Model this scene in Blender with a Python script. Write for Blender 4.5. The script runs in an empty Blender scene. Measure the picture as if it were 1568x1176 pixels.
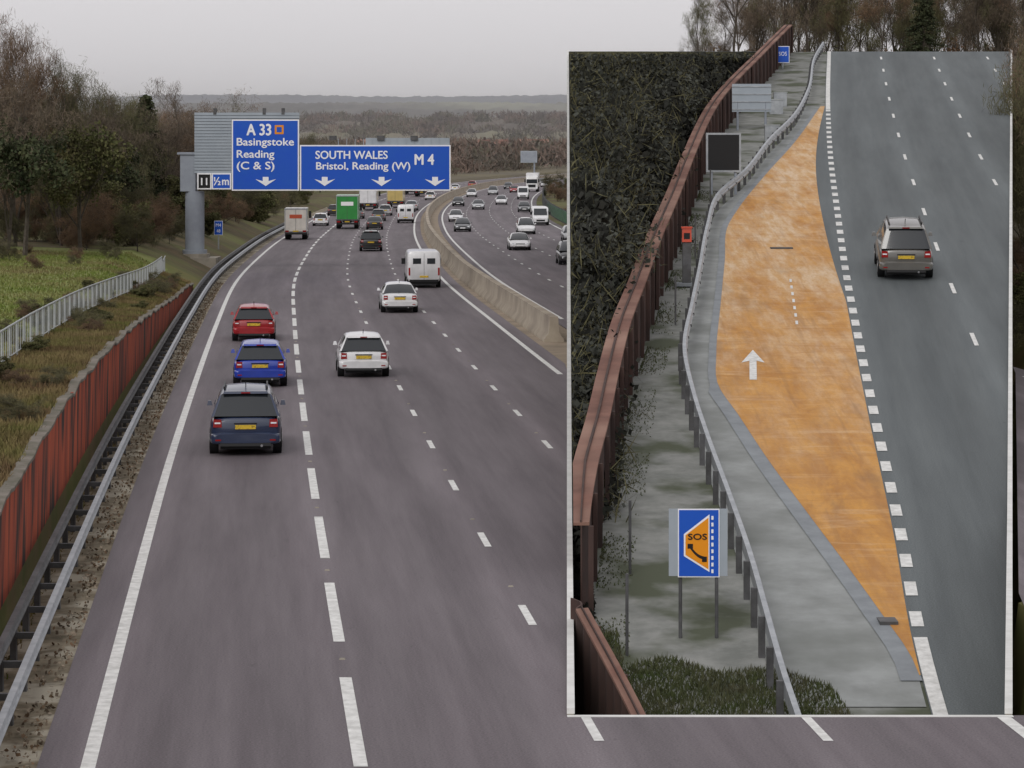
import bpy, math, random
import numpy as np
from mathutils import Vector, Matrix
random.seed(7); rng=np.random.default_rng(7)
scene=bpy.context.scene
scene.view_settings.view_transform='Standard'; scene.view_settings.look='None'
scene.view_settings.exposure=0
COL=scene.collection
# ---------------------------------------------------------------- materials
def setin(b,n,v):
    if n in b.inputs: b.inputs[n].default_value=v
def mat(name,c1,c2=None,scale=3.0,rough=.85,stretch=(1,1,1),coords='Object',bump=0.0,metal=0.0,
        lo=.35,hi=.65,c3=None,scale3=.3,detail=6,spec=.3,objrand=0.0,f3=(.45,.7)):
    m=bpy.data.materials.new(name); m.use_nodes=True
    nt=m.node_tree; N=nt.nodes; L=nt.links; b=N['Principled BSDF']
    setin(b,'Roughness',rough); setin(b,'Metallic',metal); setin(b,'Specular IOR Level',spec)
    c1=(*c1,1)
    if c2 is None:
        setin(b,'Base Color',c1); return m
    tc=N.new('ShaderNodeTexCoord'); mp=N.new('ShaderNodeMapping'); mp.inputs['Scale'].default_value=stretch
    L.new(tc.outputs[coords],mp.inputs[0])
    no=N.new('ShaderNodeTexNoise'); no.inputs['Scale'].default_value=scale; no.inputs['Detail'].default_value=detail
    no.inputs['Roughness'].default_value=.65
    L.new(mp.outputs[0],no.inputs['Vector'])
    mr=N.new('ShaderNodeMapRange'); mr.inputs[1].default_value=lo; mr.inputs[2].default_value=hi
    L.new(no.outputs[0],mr.inputs[0])
    mx=N.new('ShaderNodeMixRGB'); mx.inputs[1].default_value=c1; mx.inputs[2].default_value=(*c2,1)
    L.new(mr.outputs[0],mx.inputs[0]); out=mx.outputs[0]
    if c3 is not None:
        n3=N.new('ShaderNodeTexNoise'); n3.inputs['Scale'].default_value=scale3; n3.inputs['Detail'].default_value=4
        L.new(mp.outputs[0],n3.inputs['Vector'])
        r3=N.new('ShaderNodeMapRange'); r3.inputs[1].default_value=f3[0]; r3.inputs[2].default_value=f3[1]
        L.new(n3.outputs[0],r3.inputs[0])
        m3=N.new('ShaderNodeMixRGB'); L.new(r3.outputs[0],m3.inputs[0]); L.new(out,m3.inputs[1]); m3.inputs[2].default_value=(*c3,1)
        out=m3.outputs[0]
    if objrand>0:
        oi=N.new('ShaderNodeObjectInfo'); rr=N.new('ShaderNodeMapRange')
        rr.inputs[3].default_value=1-objrand; rr.inputs[4].default_value=1+objrand
        L.new(oi.outputs['Random'],rr.inputs[0]); hs=N.new('ShaderNodeHueSaturation')
        L.new(rr.outputs[0],hs.inputs['Value']); L.new(out,hs.inputs['Color']); out=hs.outputs[0]
    L.new(out,b.inputs['Base Color'])
    if bump>0:
        bp=N.new('ShaderNodeBump'); bp.inputs['Strength'].default_value=bump; bp.inputs['Distance'].default_value=.03
        L.new(no.outputs[0],bp.inputs['Height']); L.new(bp.outputs[0],b.inputs['Normal'])
    return m
def asphalt(name,base,light,lane0,lanes):
    """UV.x = metres across the carriageway, UV.y = metres along it"""
    m=bpy.data.materials.new(name); m.use_nodes=True
    nt=m.node_tree; N=nt.nodes; L=nt.links; b=N['Principled BSDF']; setin(b,'Roughness',.75); setin(b,'Specular IOR Level',.3)
    uv=N.new('ShaderNodeUVMap'); uv.uv_map='UVMap'
    def noise(sx,sy,sc,det=5):
        mp=N.new('ShaderNodeMapping'); mp.inputs['Scale'].default_value=(sx,sy,1); L.new(uv.outputs[0],mp.inputs[0])
        n=N.new('ShaderNodeTexNoise'); n.inputs['Scale'].default_value=sc; n.inputs['Detail'].default_value=det; n.inputs['Roughness'].default_value=.7
        L.new(mp.outputs[0],n.inputs['Vector']); return n.outputs[0]
    def rng_(s,a,bb,c=0,d=1):
        r=N.new('ShaderNodeMapRange'); r.inputs[1].default_value=a; r.inputs[2].default_value=bb; r.inputs[3].default_value=c; r.inputs[4].default_value=d
        L.new(s,r.inputs[0]); return r.outputs[0]
    mx=N.new('ShaderNodeMixRGB'); mx.inputs[1].default_value=(*base,1); mx.inputs[2].default_value=(*light,1)
    L.new(rng_(noise(1,.035,1.3),.35,.65),mx.inputs[0]); out=mx.outputs[0]
    def mul(v,o):
        h=N.new('ShaderNodeHueSaturation'); L.new(o,h.inputs['Color']); L.new(v,h.inputs['Value']); return h.outputs[0]
    out=mul(rng_(noise(1,1,30,3),.3,.7,.66,1.34),out)
    out=mul(rng_(noise(1,.12,.35,4),.3,.7,.82,1.16),out)
    out=mul(rng_(noise(1,.5,3.0,2),.68,.76,1,.8),out)
    sp=N.new('ShaderNodeSeparateXYZ'); L.new(uv.outputs[0],sp.inputs[0])
    ma=N.new('ShaderNodeMath'); ma.operation='MULTIPLY_ADD'; ma.inputs[1].default_value=2*math.pi*2/lanes; ma.inputs[2].default_value=lane0
    L.new(sp.outputs[0],ma.inputs[0]); co=N.new('ShaderNodeMath'); co.operation='COSINE'; L.new(ma.outputs[0],co.inputs[0])
    out=mul(rng_(co.outputs[0],-1,1,.88,1.08),out)
    mb_=N.new('ShaderNodeMath'); mb_.operation='MULTIPLY_ADD'; mb_.inputs[1].default_value=2*math.pi/lanes; mb_.inputs[2].default_value=lane0
    L.new(sp.outputs[0],mb_.inputs[0]); cb=N.new('ShaderNodeMath'); cb.operation='COSINE'; L.new(mb_.outputs[0],cb.inputs[0])
    out=mul(rng_(cb.outputs[0],-1,-.3,.88,1.03),out)
    L.new(out,b.inputs['Base Color'])
    bp=N.new('ShaderNodeBump'); bp.inputs['Strength'].default_value=.3; bp.inputs['Distance'].default_value=.01
    L.new(noise(1,1,40,2),bp.inputs['Height']); L.new(bp.outputs[0],b.inputs['Normal'])
    return m
M={}
M['asph']=asphalt('asphalt',(.108,.091,.100),(.152,.132,.142),0,3.4)
M['asph2']=asphalt('asphalt_cool',(.088,.100,.104),(.114,.128,.131),0,3.5)
M['white']=mat('road_paint',(.72,.72,.70),(.50,.50,.48),scale=5,rough=.7)
M['whitepl']=mat('white_plastic',(.8,.8,.8),rough=.5)
M['verge']=mat('verge_litter',(.24,.20,.14),(.08,.065,.04),scale=1.6,bump=1.0,c3=(.31,.28,.22),scale3=.9,rough=.95,f3=(.5,.58),detail=6)
M['grass']=mat('rough_grass',(.10,.11,.03),(.17,.12,.06),scale=.5,c3=(.14,.16,.035),scale3=.06,rough=1,bump=.5)
M['field']=mat('green_field',(.15,.19,.04),(.19,.19,.07),scale=.25,rough=1,bump=.5)
M['litter']=mat('leaf_litter',(.12,.085,.045),(.07,.065,.03),scale=.6,rough=1,c3=(.12,.13,.04),scale3=.1)
M['farground']=mat('farmland',(.11,.095,.07),(.14,.12,.07),scale=.02,rough=1)
M['blade']=mat('grass_blades',(.11,.12,.03),(.20,.15,.07),scale=.30,rough=1,lo=.38,hi=.58,c3=(.12,.075,.04),scale3=.5)
M['bladeg']=mat('grass_green',(.13,.17,.035),(.19,.18,.07),scale=.3,rough=1,lo=.4,hi=.6,c3=(.16,.12,.06),scale3=.12,f3=(.5,.65))
M['blade2']=mat('grass_dark',(.05,.07,.02),(.09,.085,.05),scale=1,rough=1)
M['rustwall']=mat('red_rust_wall',(.42,.085,.034),(.24,.042,.02),scale=2.0,stretch=(1,1,.2),rough=.9,c3=(.035,.022,.018),scale3=1.6,f3=(.48,.62),bump=.2)
M['rust']=mat('rusted_steel',(.085,.05,.042),(.05,.035,.032),scale=1.5,stretch=(1,1,.3),rough=.9,bump=.3)
M['rustcap']=mat('rusted_capping',(.20,.10,.075),(.13,.065,.05),scale=1.2,rough=.9,c3=(.28,.17,.13),scale3=.4)
M['conc']=mat('concrete',(.33,.30,.25),(.24,.215,.175),scale=.8,rough=.9,c3=(.17,.155,.13),scale3=.9,bump=.2)
M['barr']=mat('barrier_concrete',(.38,.33,.26),(.30,.255,.2),scale=1.2,rough=.9,c3=(.24,.20,.16),scale3=.5)
M['oldconc']=mat('weathered_coping',(.20,.175,.15),(.09,.085,.06),scale=1.5,rough=.95,bump=.4)
M['concpale']=mat('concrete_pale',(.68,.68,.66),(.56,.56,.54),scale=2,rough=.85)
M['apron']=mat('concrete_apron',(.255,.26,.245),(.16,.168,.155),scale=1.6,rough=.92,c3=(.075,.085,.055),scale3=.5,f3=(.48,.62),bump=.35,detail=9)
M['apronr']=mat('concrete_hardstand',(.30,.315,.31),(.225,.235,.23),scale=1.2,rough=.92,c3=(.17,.18,.17),scale3=.45,detail=9,bump=.2)
M['channel']=mat('concrete_channel',(.25,.27,.285),(.19,.205,.22),scale=1.5,rough=.9)
M['tan']=mat('median_surface',(.30,.24,.18),(.2,.165,.12),scale=.5,rough=.95)
M['galv']=mat('galvanised_steel',(.42,.44,.46),(.30,.32,.34),scale=3,rough=.5,metal=.4)
M['galvl']=mat('galvanised_light',(.42,.44,.44),(.34,.36,.36),scale=3,rough=.6,metal=.1)
M['galvd']=mat('weathered_steel',(.12,.12,.125),(.06,.06,.06),scale=2,rough=.6,metal=.2)
M['bark']=mat('bark',(.10,.085,.07),(.055,.045,.035),scale=4,rough=1)
M['twig']=mat('twigs',(.165,.125,.09),(.105,.085,.065),scale=.5,rough=1,objrand=.25)
M['twigo']=mat('twigs_orange',(.19,.12,.07),(.12,.08,.055),scale=.5,rough=1,objrand=.25)
M['twigg']=mat('twigs_olive',(.14,.13,.065),(.09,.085,.045),scale=.5,rough=1,objrand=.25)
M['leaf']=mat('leaves_green',(.065,.078,.026),(.11,.10,.04),scale=.8,rough=.9,objrand=.3)
M['leafd']=mat('leaves_dark',(.026,.038,.018),(.055,.06,.026),scale=.8,rough=.9,objrand=.25)
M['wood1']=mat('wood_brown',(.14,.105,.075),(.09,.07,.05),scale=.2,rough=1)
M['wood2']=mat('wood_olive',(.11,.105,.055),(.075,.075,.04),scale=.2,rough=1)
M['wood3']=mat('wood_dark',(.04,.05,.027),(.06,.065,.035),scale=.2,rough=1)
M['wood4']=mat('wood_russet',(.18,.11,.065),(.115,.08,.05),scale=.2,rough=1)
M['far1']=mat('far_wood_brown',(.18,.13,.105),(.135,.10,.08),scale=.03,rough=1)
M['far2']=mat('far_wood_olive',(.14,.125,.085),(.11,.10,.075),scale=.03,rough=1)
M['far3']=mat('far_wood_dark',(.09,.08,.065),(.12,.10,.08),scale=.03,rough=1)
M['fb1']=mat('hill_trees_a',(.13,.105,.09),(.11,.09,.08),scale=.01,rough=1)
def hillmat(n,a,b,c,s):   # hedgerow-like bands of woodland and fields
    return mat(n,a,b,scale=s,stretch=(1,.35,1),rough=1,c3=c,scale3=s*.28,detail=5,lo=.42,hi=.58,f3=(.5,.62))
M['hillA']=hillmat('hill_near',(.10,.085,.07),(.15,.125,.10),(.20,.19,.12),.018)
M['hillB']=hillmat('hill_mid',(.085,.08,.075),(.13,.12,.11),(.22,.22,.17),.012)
M['hillC']=hillmat('hill_far',(.085,.09,.11),(.115,.12,.135),(.15,.155,.16),.006)  # bluish distance haze is put into this hill's colours
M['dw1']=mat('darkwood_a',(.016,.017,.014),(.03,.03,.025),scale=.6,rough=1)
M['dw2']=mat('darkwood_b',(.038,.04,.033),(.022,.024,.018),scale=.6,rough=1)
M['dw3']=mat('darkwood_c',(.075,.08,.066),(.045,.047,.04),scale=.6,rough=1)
M['signblue']=mat('sign_blue',(.012,.085,.52),(.014,.095,.5),scale=1,rough=.45)
M['signwhite']=mat('sign_white',(.85,.85,.87),rough=.45)
M['signor']=mat('sign_orange',(.78,.28,.01),rough=.5)
M['black']=mat('black',(.012,.012,.013),rough=.5)
M['grey']=mat('sign_back',(.36,.40,.44),(.30,.34,.38),scale=.6,rough=.6)
M['colgrey']=mat('gantry_paint',(.30,.33,.37),(.24,.26,.30),scale=.8,rough=.6)
M['glass']=mat('car_glass',(.02,.024,.028),rough=.08,spec=.6)
M['tyre']=mat('tyre',(.012,.012,.012),rough=.85)
M['hub']=mat('wheel_rim',(.35,.35,.36),rough=.35,metal=.7)
M['tail']=mat('tail_light',(.26,.012,.012),rough=.2)
M['head']=mat('head_light',(.75,.77,.8),rough=.15)
M['plate']=mat('plate_yellow',(.62,.42,.04),(.3,.2,.03),scale=18,lo=.5,hi=.6,rough=.5)
M['green']=mat('green_fence',(.03,.16,.06),rough=.6)
def paint(n,c,r=.28):
    k='paint_'+n
    if k not in M:
        M[k]=mat(k,c,tuple(v*.8 for v in c),scale=1.3,rough=r,spec=.5)
        b=M[k].node_tree.nodes['Principled BSDF']; setin(b,'Coat Weight',.5); setin(b,'Coat Roughness',.1)
    return M[k]
def orange_mat():
    m=bpy.data.materials.new('orange_surface'); m.use_nodes=True; nt=m.node_tree; N=nt.nodes; L=nt.links
    b=N['Principled BSDF']; setin(b,'Roughness',.85)
    tc=N.new('ShaderNodeTexCoord')
    def ns(s,rot,scale,det=5,dist=0):
        mp=N.new('ShaderNodeMapping'); mp.inputs['Scale'].default_value=s; mp.inputs['Rotation'].default_value=(0,0,rot)
        L.new(tc.outputs['Object'],mp.inputs[0]); n=N.new('ShaderNodeTexNoise'); n.inputs['Scale'].default_value=scale; n.inputs['Detail'].default_value=det
        n.inputs['Roughness'].default_value=.7; n.inputs['Distortion'].default_value=dist
        L.new(mp.outputs[0],n.inputs[0]); return n.outputs[0]
    def mr(s,a,c,t0=0,t1=1):
        r=N.new('ShaderNodeMapRange'); r.inputs[1].default_value=a; r.inputs[2].default_value=c; r.inputs[3].default_value=t0; r.inputs[4].default_value=t1
        L.new(s,r.inputs[0]); return r.outputs[0]
    def mix(f,a,c):
        x=N.new('ShaderNodeMixRGB'); L.new(f,x.inputs[0])
        for i,v in ((1,a),(2,c)):
            if isinstance(v,tuple): x.inputs[i].default_value=(*v,1)
            else: L.new(v,x.inputs[i])
        return x.outputs[0]
    a=mix(mr(ns((1,.3,1),.25,1.3,6,.4),.40,.60),(.52,.25,.045),(.38,.165,.03))
    sp=N.new('ShaderNodeSeparateXYZ'); L.new(tc.outputs['Object'],sp.inputs[0])
    far=mr(sp.outputs[1],62,92,.12,1)                 # paler towards the far end
    pale=mix(mr(ns((1,.10,1),.14,3.2,6),.40,.60),(.60,.45,.30),(.50,.29,.11))
    wn=mr(ns((.8,.12,1),.1,.8,5),.36,.58)
    mm=N.new('ShaderNodeMath'); mm.operation='MULTIPLY'; L.new(far,mm.inputs[0]); L.new(wn,mm.inputs[1])
    c=mix(mm.outputs[0],a,pale)
    c=mix(mr(ns((.35,1.0,1),.5,.9,5,.8),.56,.72,0,.5),c,(.62,.41,.21))
    c=mix(mr(ns((.25,1.0,1),-.35,1.1,4,.6),.53,.68,0,.45),c,(.34,.145,.03))
    c=mix(mr(ns((2.6,.04,1),.14,1.0,3),.55,.66,0,.45),c,(.30,.145,.045))
    c=mix(mr(ns((.22,.9,1),.08,1.0,5,1.2),.54,.76,0,.5),c,(.64,.46,.28))
    c=mix(mr(ns((.5,.08,1),.14,1.4,4),.55,.75,0,.5),c,(.18,.11,.06))
    c=mix(mr(ns((1,.6,1),0,12,3),.48,.72,0,.45),c,(.36,.19,.07))
    L.new(c,b.inputs['Base Color']); return m
M['orange']=orange_mat()
# ---------------------------------------------------------------- mesh helpers
def fast(name,V,Q,mats,mi=None,smooth=False,uv=None,link=True):
    V=np.asarray(V,dtype=np.float32); Q=np.asarray(Q,dtype=np.int32); m,k=Q.shape
    me=bpy.data.meshes.new(name); me.vertices.add(len(V)); me.vertices.foreach_set('co',V.ravel())
    me.loops.add(m*k); me.loops.foreach_set('vertex_index',Q.ravel())
    me.polygons.add(m); me.polygons.foreach_set('loop_start',np.arange(0,m*k,k,dtype=np.int32))
    for a in mats: me.materials.append(a)
    if mi is not None: me.polygons.foreach_set('material_index',np.asarray(mi,dtype=np.int32))
    me.polygons.foreach_set('use_smooth',np.full(m,smooth))
    if uv is not None:
        ul=me.uv_layers.new(name='UVMap'); ul.data.foreach_set('uv',np.asarray(uv,dtype=np.float32)[Q.ravel()].ravel())
    me.update(calc_edges=True); me.validate()
    if not link: return me
    o=bpy.data.objects.new(name,me); COL.objects.link(o); return o
def grid_faces(nr,nc):
    i=np.arange(nr-1)[:,None]*nc+np.arange(nc-1)[None,:]; i=i.ravel()
    return np.stack([i,i+1,i+nc+1,i+nc],1)
class MB:
    def __init__(s): s.v=[]; s.f=[]; s.m=[]; s.sm=[]; s.mats=[]
    def mi(s,m):
        if m not in s.mats: s.mats.append(m)
        return s.mats.index(m)
    def add(s,vs,fs,m,smooth=False):
        o=len(s.v); s.v+= [tuple(v) for v in vs]
        for f in fs:
            s.f.append([o+i for i in f]); s.m.append(s.mi(m)); s.sm.append(smooth)
    def box(s,x0,x1,y0,y1,z0,z1,m,taper=0.0):
        t=taper
        vs=[(x0,y0,z0),(x1,y0,z0),(x1,y1,z0),(x0,y1,z0),(x0+t,y0+t,z1),(x1-t,y0+t,z1),(x1-t,y1-t,z1),(x0+t,y1-t,z1)]
        s.add(vs,[(0,3,2,1),(4,5,6,7),(0,1,5,4),(1,2,6,5),(2,3,7,6),(3,0,4,7)],m)
    def cyl(s,p0,p1,r,m,n=14,r1=None,cap=True):
        p0=Vector(p0);p1=Vector(p1); d=(p1-p0).normalized(); a=d.orthogonal().normalized(); b=d.cross(a); r1=r if r1 is None else r1
        vs=[];
        for i in range(n):
            t=2*math.pi*i/n; vs.append(p0+(a*math.cos(t)+b*math.sin(t))*r)
        for i in range(n):
            t=2*math.pi*i/n; vs.append(p1+(a*math.cos(t)+b*math.sin(t))*r1)
        fs=[(i,(i+1)%n,n+(i+1)%n,n+i) for i in range(n)]
        s.add(vs,fs,m,True)
        if cap: s.add(vs,[list(range(n))[::-1],list(range(n,2*n))],m)
    def loft(s,rings,m,cap=True,smooth=True,fm=None,closed=True):
        n=len(rings[0]); vs=[p for r in rings for p in r]
        for j in range(len(rings)-1):
            for i in range(n if closed else n-1):
                mm=m if fm is None else fm(j,i)
                a=j*n+i; b=j*n+(i+1)%n
                s.f.append([len(s.v)+a,len(s.v)+b,len(s.v)+b+n,len(s.v)+a+n]); s.m.append(s.mi(mm)); s.sm.append(smooth)
        if cap:
            s.f.append([len(s.v)+i for i in range(n)][::-1]); s.m.append(s.mi(m)); s.sm.append(False)
            s.f.append([len(s.v)+(len(rings)-1)*n+i for i in range(n)]); s.m.append(s.mi(m)); s.sm.append(False)
        s.v+=[tuple(p) for p in vs]
    def text(s,txt,x0,x1,y,zb,cap,m,bold=.0):
        cu=bpy.data.curves.new('t','FONT'); cu.body=txt; cu.size=1; cu.fill_mode='FRONT'; cu.resolution_u=4
        o=bpy.data.objects.new('t',cu); COL.objects.link(o); bpy.context.view_layer.update()
        me=o.to_mesh(); xs=[v.co.x for v in me.vertices]; a,b=min(xs),max(xs); k=(x1-x0)/(b-a)
        sh=[(0,0)] if not bold else [(-bold,0),(bold,0),(0,bold*.7),(0,-bold*.7)]
        for n,(dx,dz) in enumerate(sh):
            vs=[(x0+(v.co.x-a)*k+dx*cap*1.4,y-n*.0025,zb+v.co.y*cap/.70+dz*cap*1.4) for v in me.vertices]
            s.add(vs,[tuple(p.vertices) for p in me.polygons],m)
        o.to_mesh_clear(); bpy.data.objects.remove(o); bpy.data.curves.remove(cu)
    def mesh(s,name,sharp=40):
        me=bpy.data.meshes.new(name); me.from_pydata(s.v,[],s.f)
        for a in s.mats: me.materials.append(a)
        me.polygons.foreach_set('material_index',s.m); me.polygons.foreach_set('use_smooth',s.sm); me.update()
        try: me.set_sharp_from_angle(angle=math.radians(sharp))
        except Exception: pass
        return me
    def obj(s,name):
        o=bpy.data.objects.new(name,s.mesh(name)); COL.objects.link(o); return o
def spline(xs,ys):
    xs=np.array(xs,float); ys=np.array(ys,float); h=np.diff(xs); d=np.diff(ys)/h
    m=np.empty_like(ys); m[0]=d[0]; m[-1]=d[-1]; m[1:-1]=(d[:-1]*h[1:]+d[1:]*h[:-1])/(h[1:]+h[:-1])
    def f(x):
        x=np.asarray(x,float); i=np.clip(np.searchsorted(xs,x)-1,0,len(xs)-2); t=(x-xs[i])/h[i]
        r=((2*t**3-3*t**2+1)*ys[i]+(t**3-2*t**2+t)*h[i]*m[i]+(-2*t**3+3*t**2)*ys[i+1]+(t**3-t**2)*h[i]*m[i+1])
        r=np.where(x<xs[0],ys[0]+m[0]*(x-xs[0]),r); r=np.where(x>xs[-1],ys[-1]+m[-1]*(x-xs[-1]),r); return r
    return f
# ---------------------------------------------------------------- site geometry (metres; camera on an overbridge at x=0,y=0)
XLs=spline([20,36.7,53.7,64.4,94.3,126.5,172,220,269,310,387,451,526,580,647,733,843,1000],
          [-4.05,-5.64,-7.24,-8.23,-10.87,-13.6,-17.2,-20,-22.4,-24,-26.1,-26.2,-24.7,-22.5,-18.2,-8,10,45])
def XL(y): return XLs(np.minimum(y,1400))
ZMs=spline([0,80,100,130,171,240,310,500,700,1000,1400],[0,0,-.12,-.3,-.6,-1.2,-1.9,-2.4,-3,-3.3,-3.4])
def ZM(y): return ZMs(np.clip(y,0,1400))
def head(y): return math.atan2(float(XL(y+2)-XL(y-2)),4)
XE=spline([39,47.1,51,59,70.8,84.2,94.1,107.6,124,147,185,260],[7.0,7.33,7.6,8.34,9.33,10.5,11.4,12.73,14.37,16.87,21.3,30.2])
def ZR(y):
    y=np.asarray(y,float); return np.where(y<186,-6.8+.1128*y,-6.8+.1128*186-(y-186)*.03)
SIDE=.02; SIDR=.1816     # lines of the two retaining walls of the upper road
Y0=39.8; Y1=262.
def rows(a,b):
    r=[a]; y=a
    while y<b:
        y+= max(1.2,abs(y)*.03); r.append(min(y,b))
    r+= [v for v in (Y0-.01,Y0,Y1,Y1+.01) if a<v<b]
    return np.array(sorted(set(r)))
def strip(name,o0,o1,y0,y1,dz,m,n=6,right=False):
    ys=rows(y0,y1); os_=np.linspace(o0,o1,n); Y,O=np.meshgrid(ys,os_,indexing='ij'); X=XL(Y)+O
    if right: X=np.maximum(X,SIDR*Y+.12); X=np.minimum(X,XL(Y)+o1+.001); Z=ZM(Y)+dz
    else:
        lim=np.where((Y>=Y0)&(Y<=Y1),SIDE*Y,1e9); X=np.minimum(X,lim); Z=ZM(Y)+dz
    uv=np.stack([(X-XL(Y)).ravel(),Y.ravel()],1)
    return fast(name,np.stack([X,Y,Z],-1).reshape(-1,3),grid_faces(len(ys),n),[m],uv=uv,smooth=True)
def marks(name,segs,dz,m,fx,fz,clip=True,right=False):
    V=[];Q=[]
    for off,w,a,b in segs:
        if clip and not right and a<Y0-.2<b and float(fx(Y0))+off+w>SIDE*Y0: 
            b2=Y0-.16
            if b-b2>8: segs.append((off,w,Y0+2,b))
            b=b2
        n=max(2,int((b-a)/(1.5 if b<300 or b-a>50 else 6))+1)
        prev=False
        for k,y in enumerate(np.linspace(a,b,n)):
            x=float(fx(y))+off; z=float(fz(y))+dz
            if right: bad=x-w/2<SIDR*y+.14 or y<Y0+.1
            elif clip: bad= Y0<=y<=Y1 and x+w/2>SIDE*y-.02
            else: bad= x+w/2>SIDR*y-.15
            if not bad:
                V+=[(x-w/2,y,z),(x+w/2,y,z)]
                if prev: q=len(V)-4; Q.append((q,q+1,q+3,q+2))
            prev=not bad
    return fast(name,V,Q,[m])
wallz=spline([20,47,62,86,110,130,150,156],[2.1,2.27,2.5,2.2,1.5,.84,.35,.1])
def wall_top(y): return np.where(y<156,wallz(np.clip(y,20,156)),ZM(y)+.1)
def ground_z(O,Y):
    base=ZM(Y)-.06
    wt=wall_top(Y)-.08
    plate=np.interp(Y,[60,80,110,150,200,350],[2.3,2.25,1.9,1.6,1.1,-.6])+.4*np.clip((-O-8)/12,0,1)
    t=np.clip((-O-2.1)/4.,0,1); left=wt*(1-t)+plate*t
    z=np.where(O<=-2.08,np.where(Y<300,left,np.minimum(left,base+.8)),base)
    X=XL(Y)+O
    z=np.where((Y>=Y0)&(Y<=Y1)&(X>SIDE*Y)&(X<SIDR*Y),-8.,z)
    r=np.clip((O-34)/30,0,1)*1.2; z=np.where((O>34),z+r,z)
    return z
offs=np.array(sorted([-9000,-3000,-1200,-500,-250,-120,-70,-45,-32,-25,-20,-16,-13,-10,-8,-6.5,-5,-4,-3,-2.12,-2.08,-2.04,-1,0,4,8,10,12,13,14,15,16,17,18,20,22,24,27,30,34,40,60,120,300,900,3000,9000]))
ys=np.concatenate([[-60,-20,5],rows(20,1500),[1700,2000,2500,3200,4500,7000,12000]])
Yg,Og=np.meshgrid(ys,offs,indexing='ij'); Xg=XL(Yg)+Og; Zg=ground_z(Og,Yg)
Vg=np.stack([Xg,Yg,Zg],-1).reshape(-1,3); Fg=grid_faces(len(ys),len(offs))
fp=spline([50,71.5,98,147,166],[-11.6,-13.3,-15.4,-18.9,-20.8])
mid=Vg[Fg].mean(1); ofm=mid[:,0]-XL(mid[:,1])
gm=np.zeros(len(Fg),int); gm[(mid[:,1]>172)]=2; gm[mid[:,1]>560]=1; gm[(mid[:,1]>60)&(mid[:,1]<=172)&(mid[:,0]<fp(mid[:,1])-.4)]=3
fast('ground',Vg,Fg,[M['grass'],M['farground'],M['litter'],M['field']],mi=gm,smooth=False)
# ---- main carriageways
strip('motorway_road',-.68,13.7,-10,1400,0,M['asph'],14)
strip('opposite_carriageway_road',15.9,30.2,-10,1400,0,M['asph'],14)
strip('opposite_carriageway_road',15.9,30.2,Y0-.02,104,.001,M['asph'],18,right=True)
strip('median_strip',13.7,15.9,-10,1400,-.02,M['tan'],3)
strip('verge',-2.02,-.68,-10,420,-.015,M['verge'],5)
segs1=[(0,.2,18,1000),(13,.2,18,1000),(16.45,.2,18,1000),(29.4,.2,18,1000)]
y=18.55
while y<700:
    segs1.append((3.62,.19,y,y+6.0)); y+=9
y=38.1-18
seg_r=[(16.45,.2,Y0,104),(29.4,.2,Y0,104)]
while y<700:
    for o_ in (6.98,10.15,19.7,22.95,26.2):
        segs1.append((o_,.14,y,y+2))
        if o_>16 and y<104: seg_r.append((o_,.14,y,y+2))
    y+=9
marks('road_markings',segs1,.006,M['white'],XL,ZM)
marks('road_markings',seg_r,.007,M['white'],XL,ZM,right=True)
mb=MB(); y=18.55+7.5
while y<200:
    for o_,dy in ((3.62,0),(6.98,-1.9),(10.15,-1.9)):
        yy=y+dy; x=float(XL(yy))+o_; z=float(ZM(yy))
        if not(yy>=Y0-.4 and x>SIDE*yy-.2): mb.box(x-.05,x+.05,yy-.06,yy+.06,z,z+.015,M['conc'],.012)
    y+=9
mb.obj('reflective_road_studs')
def sweep(mb,ys,off,prof,m,fx=XL,fz=ZM,smooth=False):
    rings=[[(float(fx(y))+off+a,y,float(fz(y))+b) for a,b in prof] for y in ys]
    mb.loft(rings,m,cap=True,smooth=smooth)
r=list(np.arange(100,262,1.0))+[y for y in rows(262,1000)]
br=sorted(set(float(y) for y in r if y>Y0 and not (y<=Y1 and float(XL(y))+14.95>SIDE*y)))
mb=MB()
sweep(mb,br,14.5,[(-.42,-.05),(-.42,.1),(-.22,.36),(-.17,1.05),(.17,1.05),(.22,.36),(.42,.1),(.42,-.05)],M['barr'])
mb.obj('concrete_median_barrier')
# ---- left guard rail
mb=MB(); gr=[y for y in rows(20,330)]
for off,z in ((-1.20,.42),(-1.62,.60)):
    sweep(mb,gr,off,[(-.05,z-.11),(.05,z-.11),(.07,z-.05),(.03,z),(.07,z+.05),(.05,z+.11),(-.05,z+.11)],M['galv'] if off>-1.5 else M['galvd'])
y=20
while y<330:
    x=float(XL(y)); z=float(ZM(y))
    mb.box(x-1.68,x-1.58,y-.06,y+.06,z-.1,z+.6,M['galvd']); mb.box(x-1.60,x-1.22,y-.04,y+.04,z+.34,z+.44,M['galvd'])
    mb.box(x-1.30,x-1.22,y-.05,y+.05,z-.1,z+.4,M['galvd'])
    y+=2.4
mb.obj('guard_rail')
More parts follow.
